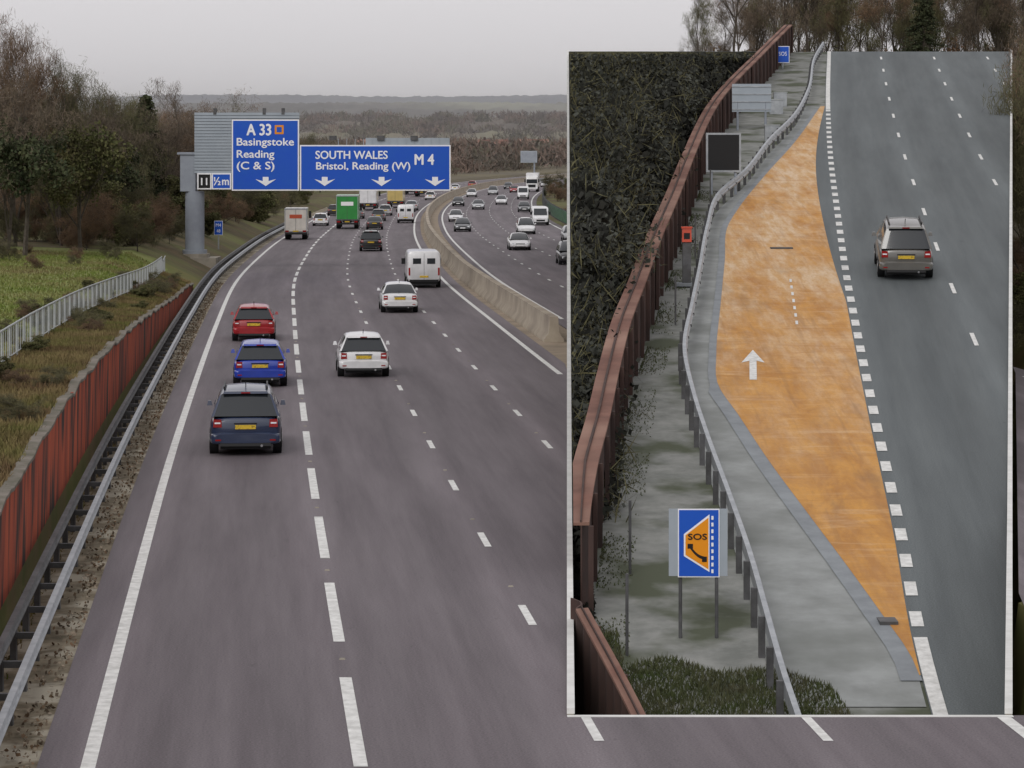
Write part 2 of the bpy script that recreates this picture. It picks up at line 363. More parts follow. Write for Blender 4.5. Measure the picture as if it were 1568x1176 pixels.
# ---- red retaining wall on the left
mb=MB(); wr=[y for y in np.arange(20,156,1.5)]
rings=[]
for y in wr:
    x=float(XL(y)); t=float(wall_top(y)); rings.append([(x-2.06,y,float(ZM(y))-.1),(x-2.01,y,t-.05),(x-2.07,y,t-.05)])
mb.loft(rings,M['rustwall'],smooth=False)
rings=[]
for y in np.arange(20,156,.5):
    x=float(XL(y)); t=float(wall_top(y))+.06*math.sin(y*1.3)*math.sin(y*.37)+random.uniform(-.025,.025)
    rings.append([(x-2.20,y,t-.2),(x-1.97,y,t-.05),(x-1.97,y,t+.01),(x-2.20,y,t+.02)])
mb.loft(rings,M['oldconc'],smooth=False)
mb.obj('retaining_wall')
# ---- pedestrian fence
def gz(x,y): return float(ground_z(np.array(float(x)-float(XL(y))),np.array(float(y))))
mb=MB(); fy=list(np.arange(50,164,2.0))
for a,b in zip(fy[:-1],fy[1:]):
    xa,xb=float(fp(a)),float(fp(b)); za,zb=gz(xa,a),gz(xb,b)
    mb.cyl((xa,a,za-.1),(xa,a,za+1.05),.03,M['galvl'],6)
    mb.cyl((xa,a,za+1.02),(xb,b,zb+1.02),.028,M['galvl'],6); mb.cyl((xa,a,za+.2),(xb,b,zb+.2),.018,M['galvl'],6)
    for k in range(1,4):
        t=k/4; x=xa+(xb-xa)*t; y=a+(b-a)*t; z=za+(zb-za)*t; mb.cyl((x,y,z+.2),(x,y,z+1.02),.010,M['galvl'],4,cap=False)
mb.obj('metal_railing_fence')
# ---- gantry
mb=MB(); G=M['colgrey']; gy=190.
zb=-.4
mb.box(-24.2,-20.3,gy-1.2,gy+2.2,zb-.6,zb+.5,M['conc'])
mb.box(-23.2,-21.,gy-.5,gy+1.6,zb+.5,zb+.75,M['conc'])
mb.cyl((-21.96,gy+.7,zb+.75),(-21.96,gy+.7,4.66),.66,G,18)
mb.cyl((-21.96,gy+.7,zb+.75),(-21.96,gy+.7,zb+1.0),.85,G,18)
mb.box(-22.9,-21.85,gy+.1,gy+1.4,4.66,7.2,G); mb.box(-23.1,-21.8,gy+0,gy+1.5,7.2,7.35,G)
for zz in (5.1,6.9): mb.box(-21.85,-4.6,gy+.45,gy+1.15,zz-.2,zz+.2,G)
for i in range(9):
    x=-21.4+i*2; mb.box(x,x+.14,gy+.5,gy+1.1,5.3,6.7,G)
    mb.cyl((x,gy+.8,5.2),(x+2 if i<8 else x+.8,gy+.8,6.8),.07,G,6)
for i in range(20):
    z=5.92+i*.21
    x1=-19.34 if z<9.55 else -14.66
    mb.box(-21.9,x1,gy-.04,gy+.03,z,z+.175,M['grey'])
mb.box(-21.9,-14.7,gy+.05,gy+.12,5.9,10.1,M['colgrey'])
mb.box(-10.1,-4.3,gy+.06,gy+.12,5,8.35,M['grey'])
for i in range(13): mb.box(-12+i*.58,-11.96+i*.58,gy+.0,gy+.05,7.86,8.3,M['grey'])
for x in (-12.6,-9.3,-7): mb.box(x,x+.5,gy-.1,gy+.3,8.2,8.5,M['galvd'])
for x in (-20.6,-17.2,-15.9): 
    mb.box(x,x+.22,gy-.05,gy+.3,9.95,10.4,M['galvd'])
def board(x0,x1,z0,z1,m=M['signblue'],yb=gy-.1):
    mb.box(x0,x1,yb,yb+.08,z0,z1,M['signwhite']); mb.box(x0+.09,x1-.09,yb-.012,yb+.02,z0+.09,z1-.09,m)
board(-19.32,-14.68,4.71,9.62); board(-14.62,-4.23,4.71,7.86)
board(-21.7,-20.72,4.80,5.92,M['black']); board(-20.70,-19.36,4.80,5.92)
W=M['signwhite']; yt=gy-.125; B=.022
mb.text('11',-21.42,-21.02,yt,5.1,.5,W,B); mb.text('½m',-20.55,-19.52,yt,5.1,.55,W,B)
x=-19.32; z=4.71
mb.text('A 33',x+1.04,x+2.7,yt,z+3.83,.77,W,.03)
mb.box(x+2.97,x+3.58,yt-.0,yt+.01,z+3.9,z+4.52,M['signor']); mb.box(x+3.1,x+3.45,yt-.012,yt+.01,z+4.03,z+4.39,M['signblue'])
mb.text('Basingstoke',x+.36,x+4.28,yt,z+3.12,.52,W,B); mb.text('Reading',x+.36,x+2.93,yt,z+2.28,.52,W,B)
mb.text('(C & S)',x+.36,x+2.93,yt,z+1.48,.52,W,B)
x=-14.62
mb.text('SOUTH WALES',x+1.08,x+6.04,yt,z+2.2,.55,W,B); mb.text('Bristol, Reading (W)',x+1.13,x+7.6,yt,z+1.47,.50,W,B)
mb.text('M 4',x+7.93,x+9.23,yt,z+1.8,.72,W,.03)
for ax in (-19.32+2.34,x+1.71,x+5.63,x+9.32):
    P=[(-.2,.95),(.2,.95),(.2,.66),(.72,.8),(0,.32),(-.72,.8),(-.2,.66)]
    mb.add([(ax+a,yt,z+b) for a,b in P],[(0,6,2,1),(6,5,4,),(2,4,3),(6,4,2)],W)
mb.obj('overhead_gantry_sign')
mb=MB(); X=-22.8;Yp=214; z=-.3
mb.cyl((X,Yp,z),(X,Yp,z+2.1),.05,M['galv'],8); mb.box(X-.33,X+.33,Yp-.06,Yp-.02,z+1.1,z+2.2,M['signwhite']); mb.box(X-.3,X+.3,Yp-.07,Yp-.03,z+1.13,z+2.17,M['signblue'])
mb.text('M4',X-.2,X+.2,Yp-.08,z+1.75,.25,W); mb.text('48',X-.15,X+.15,Yp-.08,z+1.3,.25,W); mb.obj('traffic_sign')
# ---------------------------------------------------------------- vehicles
def sup(w,zb,zt,y,n=4.5,k=24):
    r=[]; zc=(zb+zt)/2; h=(zt-zb)/2
    for i in range(k):
        t=2*math.pi*(i+.5)/k; c,s=math.cos(t),math.sin(t)
        r.append((w*math.copysign(abs(c)**(2/n),c),y,zc+h*math.copysign(abs(s)**(2/n),s)))
    return r
def car_mesh(name,pm,L=4.2,W=1.8,H=1.48,kind='hatch'):
    mb=MB(); w=W/2; belt=.93 if H<1.6 else 1.02; f=L/4.2
    st=[(0,.84,.42,belt-.12),(.05,.92,.34,belt-.04),(.18,.97,.28,belt),(.7,1,.22,belt+.02),(2.0,1,.2,belt),(3.0,1,.2,belt-.01),(3.35,.98,.22,belt-.05),(3.85,.93,.25,belt-.18),(4.1,.84,.3,belt-.3),(4.2,.7,.36,belt-.38)]
    mb.loft([sup(w*a,b,c,y*f) for y,a,b,c in st],pm)
    mb.loft([sup(w*.88,.34,.58,-.09,5),sup(w*.95,.30,.61,-.05,5),sup(w*.985,.28,.62,.12,5)],pm)   # bumper
    wt=w*.70; wb=w*.94
    if kind=='saloon': gs=[(.65,0),(1.15,.82),(1.5,.97),(1.95,1),(2.02,1),(2.5,.95),(3.25,0)]
    else: gs=[(.08,0),(.40,.88),(.72,.98),(1.62,1),(1.72,1),(2.45,.94),(3.3,0)]
    rings=[]
    for y,t in gs:
        zt=belt+.0+(H-belt)*max(t,.01); ww=wb-(wb-wt)*t; z0=belt-.03
        rings.append([(-wb,y*f,z0),(-(wb*.55+ww*.45),y*f,z0+(zt-z0)*.5),(-ww-.01,y*f,zt-.10*t),(-ww+.06,y*f,zt-.035*t),(-ww+.2,y*f,zt),(0,y*f,zt+.03*t),(ww-.2,y*f,zt),(ww-.06,y*f,zt-.035*t),(ww+.01,y*f,zt-.10*t),((wb*.55+ww*.45),y*f,z0+(zt-z0)*.5),(wb,y*f,z0)])
    def fm(j,i):
        if j in (0,5): return M['glass'] if i in (3,4,5,6) else pm
        if j==3: return pm
        if i in (0,1,8,9): return M['glass']
        return pm
    mb.loft(rings,pm,cap=False,closed=False,fm=fm)
    yr=-.02
    for sx in (-1,1):
        a,b=sorted((sx*w*.66,sx*w*.90)); mb.box(a,b,yr,.25,belt-.27,belt-.07,M['tail'],.012)
        a,b=sorted((sx*w*.70,sx*w*.86)); mb.box(a,b,yr-.004,.1,belt-.18,belt-.14,M['head'])
        a,b=sorted((sx*w*.56,sx*w*.80)); mb.box(a,b,L-.30,L-.03,.52,.66,M['head'])
        a,b=sorted((sx*w*.98,sx*(w+.13))); mb.box(a,b,2.78*f,2.9*f,belt+.02,belt+.15,pm,.03)
        a,b=sorted((sx*w*.68,sx*w*.84)); mb.box(a,b,-.097,.0,.40,.44,M['tail'])
        for yy in (.78*f,3.38*f):
            mb.cyl((sx*(w-.22),yy,.32),(sx*(w+.004),yy,.32),.37,M['black'],20)
            mb.cyl((sx*(w-.2),yy,.32),(sx*(w+.012),yy,.32),.32,M['tyre'],20)
            mb.cyl((sx*(w-.1),yy,.32),(sx*(w+.02),yy,.32),.2,M['hub'],12)
    pz=.66 if H<1.6 else .70
    mb.box(-.27,.27,yr-.012,.06,pz,pz+.11,M['plate']); mb.box(-.3,.3,yr-.004,.06,pz+.13,pz+.16,M['black'])
    mb.box(-.27,.27,L-.05,L+.012,.40,.51,M['whitepl'])
    mb.box(-w*.72,w*.72,-.10,.1,.26,.36,M['black'],.02); mb.box(-w*.5,w*.5,L-.1,L+.005,.3,.38,M['black']); mb.box(-w*.42,w*.42,L-.12,L-.01,.55,.62,M['black'])
    mb.box(-w*.7,w*.7,.12,L-.3,.16,.3,M['black'])
    mb.cyl((w*.45,-.1,.27),(w*.45,.1,.27),.035,M['hub'],8)
    if kind!='saloon':
        mb.box(-wt*.9,wt*.9,.28*f,.55*f,H-.10,H-.04,pm,.03); mb.box(-.12,.12,.27*f,.29*f,H-.09,H-.06,M['tail'])
        mb.cyl((0,.14*f,belt+.06),(.3,.2*f,belt+.14),.012,M['black'],5)
    mb.cyl((0,.9*f,H),(0,.75*f,H+.16),.012,M['black'],5)
    if H>1.6:
        for sx in (-1,1): mb.box(sx*wt*.86-.02,sx*wt*.86+.02,.7*f,2.3*f,H-.03,H+.05,M['black'])
    return mb.mesh(name)
def van_mesh(name,pm,L=5.2,W=2.0,H=2.2):
    mb=MB(); w=W/2
    st=[(0,.93,.45,H-.12),(.06,.98,.38,H-.03),(.2,1,.32,H),(3.3,1,.32,H),(3.65,.98,.32,H-.12),(4.25,.96,.34,H*.62),(4.45,.95,.36,1.16),(4.95,.9,.38,1.02),(5.2,.8,.42,.85)]
    mb.loft([sup(w*a,b,c,y*L/5.2,7) for y,a,b,c in st],pm)
    for sx in (-1,1):
        a,b=sorted((sx*.18,sx*w*.66)); mb.box(a,b,-.012,.03,H*.65,H*.8,M['glass'])
        a,b=sorted((sx*w*.82,sx*w*.92)); mb.box(a,b,-.014,.1,.75,1.2,M['tail'])
        a,b=sorted((sx*w*.55,sx*w*.82)); mb.box(a,b,L-.3,L-.03,.72,.92,M['head'])
        a,b=sorted((sx*w,sx*(w+.2))); mb.box(a,b,3.95,4.1,1.25,1.6,M['black'])
        a,b=sorted((sx*(w-.04),sx*(w+.006))); mb.box(a,b,3.2,4.05,1.2,1.75,M['glass'])
        for yy in (.95,4.2):
            mb.cyl((sx*(w-.25),yy,.36),(sx*(w+.012),yy,.36),.36,M['tyre'],20); mb.cyl((sx*(w-.1),yy,.36),(sx*(w+.02),yy,.36),.2,M['hub'],12)
    mb.box(-.01,.01,-.008,.02,.5,H-.15,M['galvd']); mb.box(-.26,.26,-.02,.03,.62,.73,M['plate']); mb.box(-w*.85,w*.85,-.03,.1,.36,.5,M['black'])
    mb.add([(-w*.8,4.46,1.25),(w*.8,4.46,1.25),(w*.74,3.78,H-.22),(-w*.74,3.78,H-.22)],[(0,1,2,3)],M['glass'])
    mb.box(-.5,.5,L-.06,L+.01,.5,.7,M['black']); mb.box(-w*.8,w*.8,.1,L-.3,.2,.36,M['black'])
    return mb.mesh(name)
def lorry_mesh(name,body,cab,L=9,H=3.75,W=2.5,logo=None,z0=1.05):
    mb=MB(); w=W/2
    mb.box(-w,w,0,L-2.2,z0,H,body)
    for sx in (-w+.03,w-.09): mb.box(sx,sx+.06,-.03,.02,z0,H,M['galv'])
    mb.box(-w,w,-.03,.02,H-.1,H+.02,M['galv']); mb.box(-w,w,-.04,.02,z0-.1,z0+.05,M['galvd']); mb.box(-.015,.015,-.015,.02,z0,H,M['galvd'])
    if logo: mb.box(-w*.55,w*.55,-.02,.02,z0+(H-z0)*.58,z0+(H-z0)*.74,logo)
    mb.box(-.45,.45,.1,L-.5,.7,.95,M['black']); mb.box(-w*.95,w*.95,-.02,.1,.5,.68,M['black'])
    for sx in (-1,1):
        a,b=sorted((sx*w*.62,sx*w*.93)); mb.box(a,b,-.04,.1,.74,.9,M['tail'])
        for yy in (1.4,2.6,L-1.2):
            mb.cyl((sx*(w-.5),yy,.5),(sx*(w-.02),yy,.5),.5,M['tyre'],20); mb.cyl((sx*(w-.3),yy,.5),(sx*w,yy,.5),.25,M['hub'],12)
        a,b=sorted((sx*(w),sx*(w+.25))); mb.box(a,b,L-.5,L-.4,1.9,2.6,M['black'])
        a,b=sorted((sx*w*.6,sx*w*.9)); mb.box(a,b,L-.02,L+.02,.75,.95,M['head'])
    mb.box(-.27,.27,-.05,.1,.76,.88,M['plate'])
    mb.loft([sup(w*.97,.55,H*.86,L-2.1,8),sup(w*.97,.5,H*.88,L-.5,8),sup(w*.95,.5,H*.8,L-.1,8),sup(w*.92,.55,H*.72,L,8)],cab)
    mb.box(-w*.85,w*.85,L-.02,L+.03,1.75,2.55,M['glass']); mb.box(-w*.6,w*.6,L-.02,L+.02,.95,1.5,M['black'])
    return mb.mesh(name)
cache={}
def vehicle(kind,colname,col,off,y,oncoming=False,xyz=None,rot=None,name=None):
    key=(kind,colname)
    if key not in cache:
        pm=paint(colname,col)
        if kind=='hatch': me=car_mesh('car_'+colname,pm)
        elif kind=='suv': me=car_mesh('suv_'+colname,pm,4.5,1.88,1.7,'suv')
        elif kind=='mpv': me=car_mesh('mpv_'+colname,pm,4.4,1.82,1.78,'suv')
        elif kind=='saloon': me=car_mesh('saloon_'+colname,pm,4.6,1.82,1.44,'saloon')
        elif kind=='van': me=van_mesh('van_'+colname,pm)
        elif kind=='luton': me=lorry_mesh('luton_'+colname,pm,pm,6.6,3.0,2.15,paint('orange_red',(.5,.08,.03)),.75)
        else: me=lorry_mesh('lorry_'+colname,pm,paint('lorrywhite',(.7,.7,.7)),9,3.75,2.5,M['whitepl'] if colname in('green','red') else None)
        cache[key]=me
    nm=name or {'hatch':'hatchback_car','suv':'suv_car','mpv':'people_carrier_car','saloon':'saloon_car','van':'white_van' if 'white' in colname else 'van','luton':'box_truck','lorry':'lorry'}[kind]
    o=bpy.data.objects.new(nm,cache[key]); COL.objects.link(o)
    if xyz is None:
        x=float(XL(y))+off; z=float(ZM(y))+.008; h=-head(y)
        o.location=(x,y,z); o.rotation_euler=(0,0,h+(math.pi if oncoming else 0))
    else: o.location=xyz; o.rotation_euler=rot
    return o
WH=(.72,.72,.73); SV=(.38,.39,.4); BK=(.02,.02,.022); DB=(.022,.034,.075); BL=(.015,.045,.36); RD=(.33,.012,.018); GY=(.1,.105,.11)
vehicle('suv','darkblue',DB,1.95,72.3)
vehicle('hatch','blue',BL,2.25,93.3)
vehicle('hatch','red',RD,1.85,116)
vehicle('hatch','white',WH,5.9,97.4)
vehicle('saloon','white',WH,8.9,137)
vehicle('van','white',WH,11.35,163)
vehicle('suv','black',BK,8.75,229)
vehicle('luton','cream',(.66,.62,.56),1.45,264)
vehicle('hatch','white',WH,2.0,322)
vehicle('lorry','green',(.03,.26,.05),5.5,308)
vehicle('lorry','white',(.7,.7,.72),5.3,400)
vehicle('lorry','yellow',(.55,.42,.15),8.7,415)
vehicle('lorry','red',(.4,.03,.03),9.0,500)
vehicle('lorry','red',(.4,.03,.03),5.6,520)
vehicle('saloon','black',BK,8.6,305)
vehicle('van','white',WH,11.9,335)
vehicle('hatch','grey',GY,8.4,345)
vehicle('saloon','silver',SV,11.6,400)
vehicle('hatch','silver',SV,8.7,372)
vehicle('hatch','white',WH,12,470)
vehicle('saloon','grey',GY,5.4,356)
vehicle('hatch','black',BK,1.8,372)
vehicle('saloon','white',WH,11.8,560)
vehicle('hatch','red',RD,12,610)
def onc(kind,cn,c,px_off,y): vehicle(kind,cn,c,px_off,y,True)
onc('saloon','white',WH,21.3,236); onc('hatch','grey',GY,18.2,300); onc('hatch','white',WH,18.1,345)
onc('suv','white',WH,24.6,290); onc('van','white',WH,27.9,330); onc('hatch','silver',SV,27.6,262); onc('suv','black',BK,23.2,203)
onc('saloon','silver',SV,21.3,410); onc('hatch','white',WH,24.6,440); onc('hatch','grey',GY,27.9,395); onc('saloon','black',BK,18,430)
onc('hatch','white',WH,18.2,500); onc('suv','silver',SV,21.4,520); onc('hatch','red',RD,24.6,545); onc('van','white',WH,27.8,480)
onc('hatch','black',BK,21.3,590); onc('saloon','white',WH,27.8,620); onc('hatch','silver',SV,24.5,660); onc('lorry','white',WH,27.8,560)
# ---------------------------------------------------------------- vegetation generators
def quads(C,size,elong=1.0,up=0.0):
    n=len(C); d=rng.normal(size=(n,3)); d[:,2]+=up; d/=np.linalg.norm(d,axis=1)[:,None]
    e=rng.normal(size=(n,3)); e-= (e*d).sum(1)[:,None]*d; e/=np.linalg.norm(e,axis=1)[:,None]
    s=np.asarray(size)*rng.uniform(.6,1.4,n); a=d*(s*elong)[:,None]/2; b=e*s[:,None]/2
    V=np.stack([C-a-b*.6,C-a*.2+b,C+a+b*.3,C+a*.1-b],1).reshape(-1,3)
    return V,np.arange(4*n).reshape(n,4)
def tubes(S,sides=4):
    p0=np.array([s[0] for s in S]);p1=np.array([s[1] for s in S]);r0=np.array([s[2] for s in S]);r1=np.array([s[3] for s in S])
    d=p1-p0; d/=np.linalg.norm(d,axis=1)[:,None]+1e-9; ref=np.where(np.abs(d[:,2:3])>.9,[[1,0,0]],[[0,0,1]])
    a=np.cross(d,ref); a/=np.linalg.norm(a,axis=1)[:,None]; b=np.cross(d,a); V=[]
    for P,R in ((p0,r0),(p1,r1)):
        for k in range(sides):
            t=2*math.pi*k/sides; V.append(P+(a*math.cos(t)+b*math.sin(t))*R[:,None])
    V=np.stack(V,1).reshape(-1,3); n=len(S); base=np.arange(n)*2*sides
    Q=np.concatenate([np.stack([base+k,base+(k+1)%sides,base+sides+(k+1)%sides,base+sides+k],1) for k in range(sides)])
    return V,Q
def tree_mesh(name,H=12,seed=1,bare=True,leafm='leaf',twigm='twig',spread=.55,nchild=4,depth=4,leafn=26,leafsize=.28,twign=12,trunk=.2,low=.25,mixbare=0,up=.9,first=3):
    R=random.Random(seed); S=[]; T=[]
    def rec(p,d,L,r,k):
        n=3 if k==0 else 2; q=p.copy(); nodes=[]
        for i in range(n):
            d=(d+Vector((R.uniform(-1,1),R.uniform(-1,1),R.uniform(-.3,.7)))*(.10 if k==0 else .22)).normalized()
            q2=q+d*L/n; ra=r*(1-.6*i/n); rb=r*(1-.6*(i+1)/n); S.append((tuple(q),tuple(q2),ra,rb)); nodes.append((q.copy(),q2.copy(),d.copy(),rb)); q=q2
        if k>=depth: T.append((q,d)); return
        nc=nchild+ (first if k==0 else 0)
        for c in range(nc):
            t=R.uniform(low if k==0 else .25,1.0); i=min(int(t*n),n-1); a,b,dd,rr=nodes[i]; pos=a.lerp(b,t*n-i)
            az=R.uniform(0,2*math.pi); side=dd.orthogonal().normalized(); side.rotate(Matrix.Rotation(az,3,dd))
            nd=(dd*(1-spread*.5)+side*spread*R.uniform(.7,1.3)+Vector((0,0,.18))).normalized()
            rec(pos,nd,L*(.62 if k==0 else .6)*R.uniform(.75,1.15),max(r*.5*(1-.4*t),.010),k+1)
        T.append((q,d))
    rec(Vector((0,0,-.3)),Vector((0,0,1)),H*.62,trunk,0)
    V1,Q1=tubes(S,4)
    P=np.array([tuple(t[0]) for t in T])
    mi=[0]*len(Q1)
    C=np.repeat(P,twign,0)+rng.normal(scale=H*.024,size=(len(P)*twign,3)); V2,Q2=quads(C,.026*H/12,elong=17,up=up)
    Vs=[V1,V2];Qs=[Q1,Q2+len(V1)]; mi+=[1]*len(Q2); n=len(V1)+len(V2)
    if not bare:
        Pl=P if not mixbare else P[P[:,2]<H*mixbare]
        C=np.repeat(Pl,leafn,0)+rng.normal(scale=H*.026,size=(len(Pl)*leafn,3)); V3,Q3=quads(C,leafsize); Vs.append(V3);Qs.append(Q3+n); mi+=[2]*len(Q3)
    return fast(name,np.concatenate(Vs),np.concatenate(Qs),[M['bark'],M[twigm],M[leafm]],mi=mi,link=False)
def conifer_mesh(name,H=11):
    S=[((0,0,-.3),(0,0,H),.2,.02)]; C=[]
    z=1.0
    while z<H:
        r=(H-z)*.27+.15
        for k in range(7):
            a=random.uniform(0,6.28); l=r*random.uniform(.7,1.15); e=(math.cos(a)*l,math.sin(a)*l,z-.15*l)
            S.append(((0,0,z),e,.03,.01))
            for t in np.linspace(.2,1,7): C+= [(e[0]*t+random.gauss(0,.12),e[1]*t+random.gauss(0,.12),z+(e[2]-z)*t+random.gauss(0,.12)) for _ in range(5)]
        z+=.35
    V1,Q1=tubes(S,4); V2,Q2=quads(np.array(C),.2)
    return fast(name,np.concatenate([V1,V2]),np.concatenate([Q1,Q2+len(V1)]),[M['bark'],M['leafd']],mi=[0]*len(Q1)+[1]*len(Q2),link=False)
TB=[tree_mesh('bare_a',12,3),tree_mesh('bare_b',12,5,twigm='twigg',spread=.6),tree_mesh('bare_c',12,9,twigm='twig',spread=.42),tree_mesh('bare_o',12,12,twigm='twigo')]
TF=[tree_mesh('fan_a',12,41,twigm='twig',spread=.40,low=.02,first=6,twign=16,up=1.6),tree_mesh('fan_b',12,43,twigm='twigo',spread=.38,low=.02,first=6,twign=16,up=1.6),tree_mesh('fan_c',12,45,twigm='twigg',spread=.42,low=.02,first=6,twign=16,up=1.6)]
TE=[tree_mesh('ever_a',12,21,bare=False,leafm='leafd',spread=.6,mixbare=.68,leafsize=.24,leafn=34),tree_mesh('ever_b',12,23,bare=False,leafm='leaf',spread=.6,mixbare=.85,leafsize=.22,leafn=24)]
TS=[tree_mesh('shrub_a',5,31,twigm='twigo',spread=.9,nchild=5,low=.05,trunk=.07,twign=26),tree_mesh('shrub_b',5,33,bare=False,leafm='leaf',spread=.9,nchild=5,low=.05,trunk=.07,leafsize=.13,leafn=18),tree_mesh('shrub_c',5,35,twigm='twigg',spread=.9,nchild=5,low=.05,trunk=.07,twign=26)]
TC=conifer_mesh('conifer',11)
def plant(me,name,x,y,h,base=12,z=None,w=1.0):
    o=bpy.data.objects.new(name,me); COL.objects.link(o); s=h/base
    o.location=(x,y,gz(x,y) if z is None else z); o.rotation_euler=(0,0,random.uniform(0,6.28)); o.scale=(s*w,s*w,s); return o
for x,y,h,k in ((-30.2,158,10.8,'e0'),(-27.6,156,9.6,'e0'),(-26.0,166,8.8,'e1'),(-31,172,10.6,'f0'),(-28.8,176,10.0,'f2'),(-34.0,165,11.4,'f1'),(-27.0,184,8.6,'e0'),(-34,185,10.5,'f0'),(-30,182,9.5,'f2'),(-30,164,11.2,'f1')):
    if k[0]=='e': plant(TE[int(k[1])],'ivy_clad_tree',x,y,h,w=.95)
    else: plant(TF[int(k[1])],'bare_tree',x,y,h,w=.8)
for i in range(30):
    y=random.uniform(200,300); x=float(XL(y))-random.uniform(6.5,22); h=random.uniform(8.0,10.5)*(1 if y<260 else .95)
    r=random.random()
    if r<.66: plant(random.choice(TB+TF),'bare_tree',x,y,h,w=1.1)
    elif r<.90: plant(TE[random.randint(0,1)],'evergreen_tree',x,y,h*.88,w=1.1)
    else: plant(TC,'conifer_tree',x,y,h,11,w=1.2)
for i in range(26):
    y=random.uniform(300,560); x=float(XL(y))-random.uniform(7,20)
    plant(random.choice(TB+TF+TE),'bare_tree',x,y,random.uniform(6.5,9),w=1.3)
for x,y,h in ((-34.5,215,10.5),(-29.5,222,10.8),(-30.5,228,10.3)): plant(TC,'conifer_tree',x,y,h,11,w=1.3)
for i in range(44):
    y=random.uniform(167,225); x=float(XL(y))-random.uniform(5.6,15); plant(random.choice(TS+[TS[0],TS[2]]),'shrub',x,y,random.uniform(2.0,4.2),5,w=1.2)
for i in range(34):
    y=random.uniform(225,420); x=float(XL(y))-random.uniform(5,8); plant(random.choice(TS),'shrub',x,y,random.uniform(2.5,4.6),5,w=1.3)
for i in range(12):
    y=random.uniform(138,160); x=random.uniform(-32,-22); plant(random.choice([TS[0],TS[2]]),'shrub',x,y,random.uniform(.5,1.2),5,w=1.6)
for i in range(70):
    y=random.uniform(50,150); x=float(XL(y))-random.uniform(2.6,4.6+(150-y)*.03); plant(random.choice([TS[0],TS[2],TS[2],TS[1]]),'shrub',x,y,random.uniform(.3,.7),5,w=1.9)
for i in range(26):
    y=random.uniform(340,560); x=float(XL(y))+random.uniform(33,44); plant(random.choice(TS),'shrub',x,y,random.uniform(2.5,5),5,w=1.3)
for i in range(16):
    y=118+i*5.5+random.uniform(-2,2); x=SIDR*y+random.uniform(.9,4.5); plant(random.choice(TF+TE[:1]+TE[:1]),'bare_tree',x,y,random.uniform(9,13),12,z=-.5,w=.8)
for i in range(10):
    y=112+i*5; plant(random.choice(TS),'shrub',SIDR*y+random.uniform(.6,2.5),y,random.uniform(2,4),5,z=-.4,w=1.2)
def woodland(name,P,hs,ws,nq,mats,qs,elong=1.0,up=0.0):
    N=len(P); u=rng.normal(size=(N,nq,3)); u/=np.linalg.norm(u,axis=2)[:,:,None]; u[:,:,2]=np.abs(u[:,:,2])*1.0-.15
    r=rng.uniform(.55,1.05,(N,nq,1)); C=u*r; C[:,:,0:2]*=ws[:,None,None]; C[:,:,2]=C[:,:,2]*hs[:,None]*.7+hs[:,None]*.33
    C+=P[:,None,:]; V,Q=quads(C.reshape(-1,3),np.repeat(hs*qs,nq),elong,up); mi=np.repeat(rng.integers(0,len(mats),N),nq)
    return fast(name,V,Q,mats,mi=mi)
N=300; Yw=rng.uniform(215,640,N); dw=np.where(rng.uniform(size=N)<.35,rng.uniform(9,16,N),rng.uniform(17,110,N)); Xw=XL(Yw)-dw; Zw=np.array([gz(a,b) for a,b in zip(Xw,Yw)])-.5
woodland('woodland',np.stack([Xw,Yw,Zw],1),np.where(dw<17,rng.uniform(4,6.5,N),rng.uniform(7.0,9.8,N)),rng.uniform(2.4,3.6,N),330,[M['wood1'],M['wood2'],M['wood3'],M['wood4'],M['wood1']],.03,2.2,.8)
N=2800; Yw=rng.uniform(620,2100,N); Xw=rng.uniform(-330,120,N)*Yw/1200
keep=(np.abs(Xw-(XL(Yw)+14))>30); Yw=Yw[keep];Xw=Xw[keep]; N=len(Yw)
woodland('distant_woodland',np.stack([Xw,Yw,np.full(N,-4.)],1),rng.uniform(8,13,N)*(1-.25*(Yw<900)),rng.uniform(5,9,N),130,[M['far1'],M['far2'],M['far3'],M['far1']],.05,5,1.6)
def ridge(name,y0,depth,top,x0,x1,nx,m,seed,th,ph=1.0):
    r=np.random.default_rng(seed); xs=np.linspace(x0,x1,nx); ysr=np.concatenate([np.linspace(0,.5,56),[.6,.8,1]]); p_=r.uniform(0,6.28,14); fr=r.uniform(.0006,.006,14)
    prof=sum(np.sin(xs*f*1.0+p)/(1+f*300) for f,p in zip(fr,p_)); prof=prof/np.abs(prof).max()
    Xr,T=np.meshgrid(xs,ysr); Z=-6+(top+6)*np.sin(np.clip(T,0,1)*math.pi)**.9*(1+.10*prof[None,:])
    nz=r.uniform(0,1,Z.shape); nz=(nz+np.roll(nz,1,0)+np.roll(nz,1,1)+np.roll(nz,-1,1))/4
    dens=np.sin(Xr*.004*(3000/y0)+T*26+seed)+np.sin(Xr*.0013+T*57)+1.0
    Z+=th*nz*np.clip(dens*1.5,.15,1); Yr=y0+T*depth
    fast(name,np.stack([Xr,Yr,Z],-1).reshape(-1,3),grid_faces(len(ysr),nx),[m],smooth=True)
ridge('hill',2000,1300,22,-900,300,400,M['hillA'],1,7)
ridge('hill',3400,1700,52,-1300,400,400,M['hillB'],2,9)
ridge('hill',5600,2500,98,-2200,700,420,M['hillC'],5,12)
N=700; t=rng.uniform(0,1,N); Yw=2100+t*500; Xw=rng.uniform(-700,200,N); woodland('distant_woodland',np.stack([Xw,Yw,-6+28*np.sin((Yw-2000)/1300*math.pi)**.9],1),rng.uniform(8,13,N),rng.uniform(7,14,N),90,[M['far1'],M['fb1'],M['far2']],.08,5,1.6)
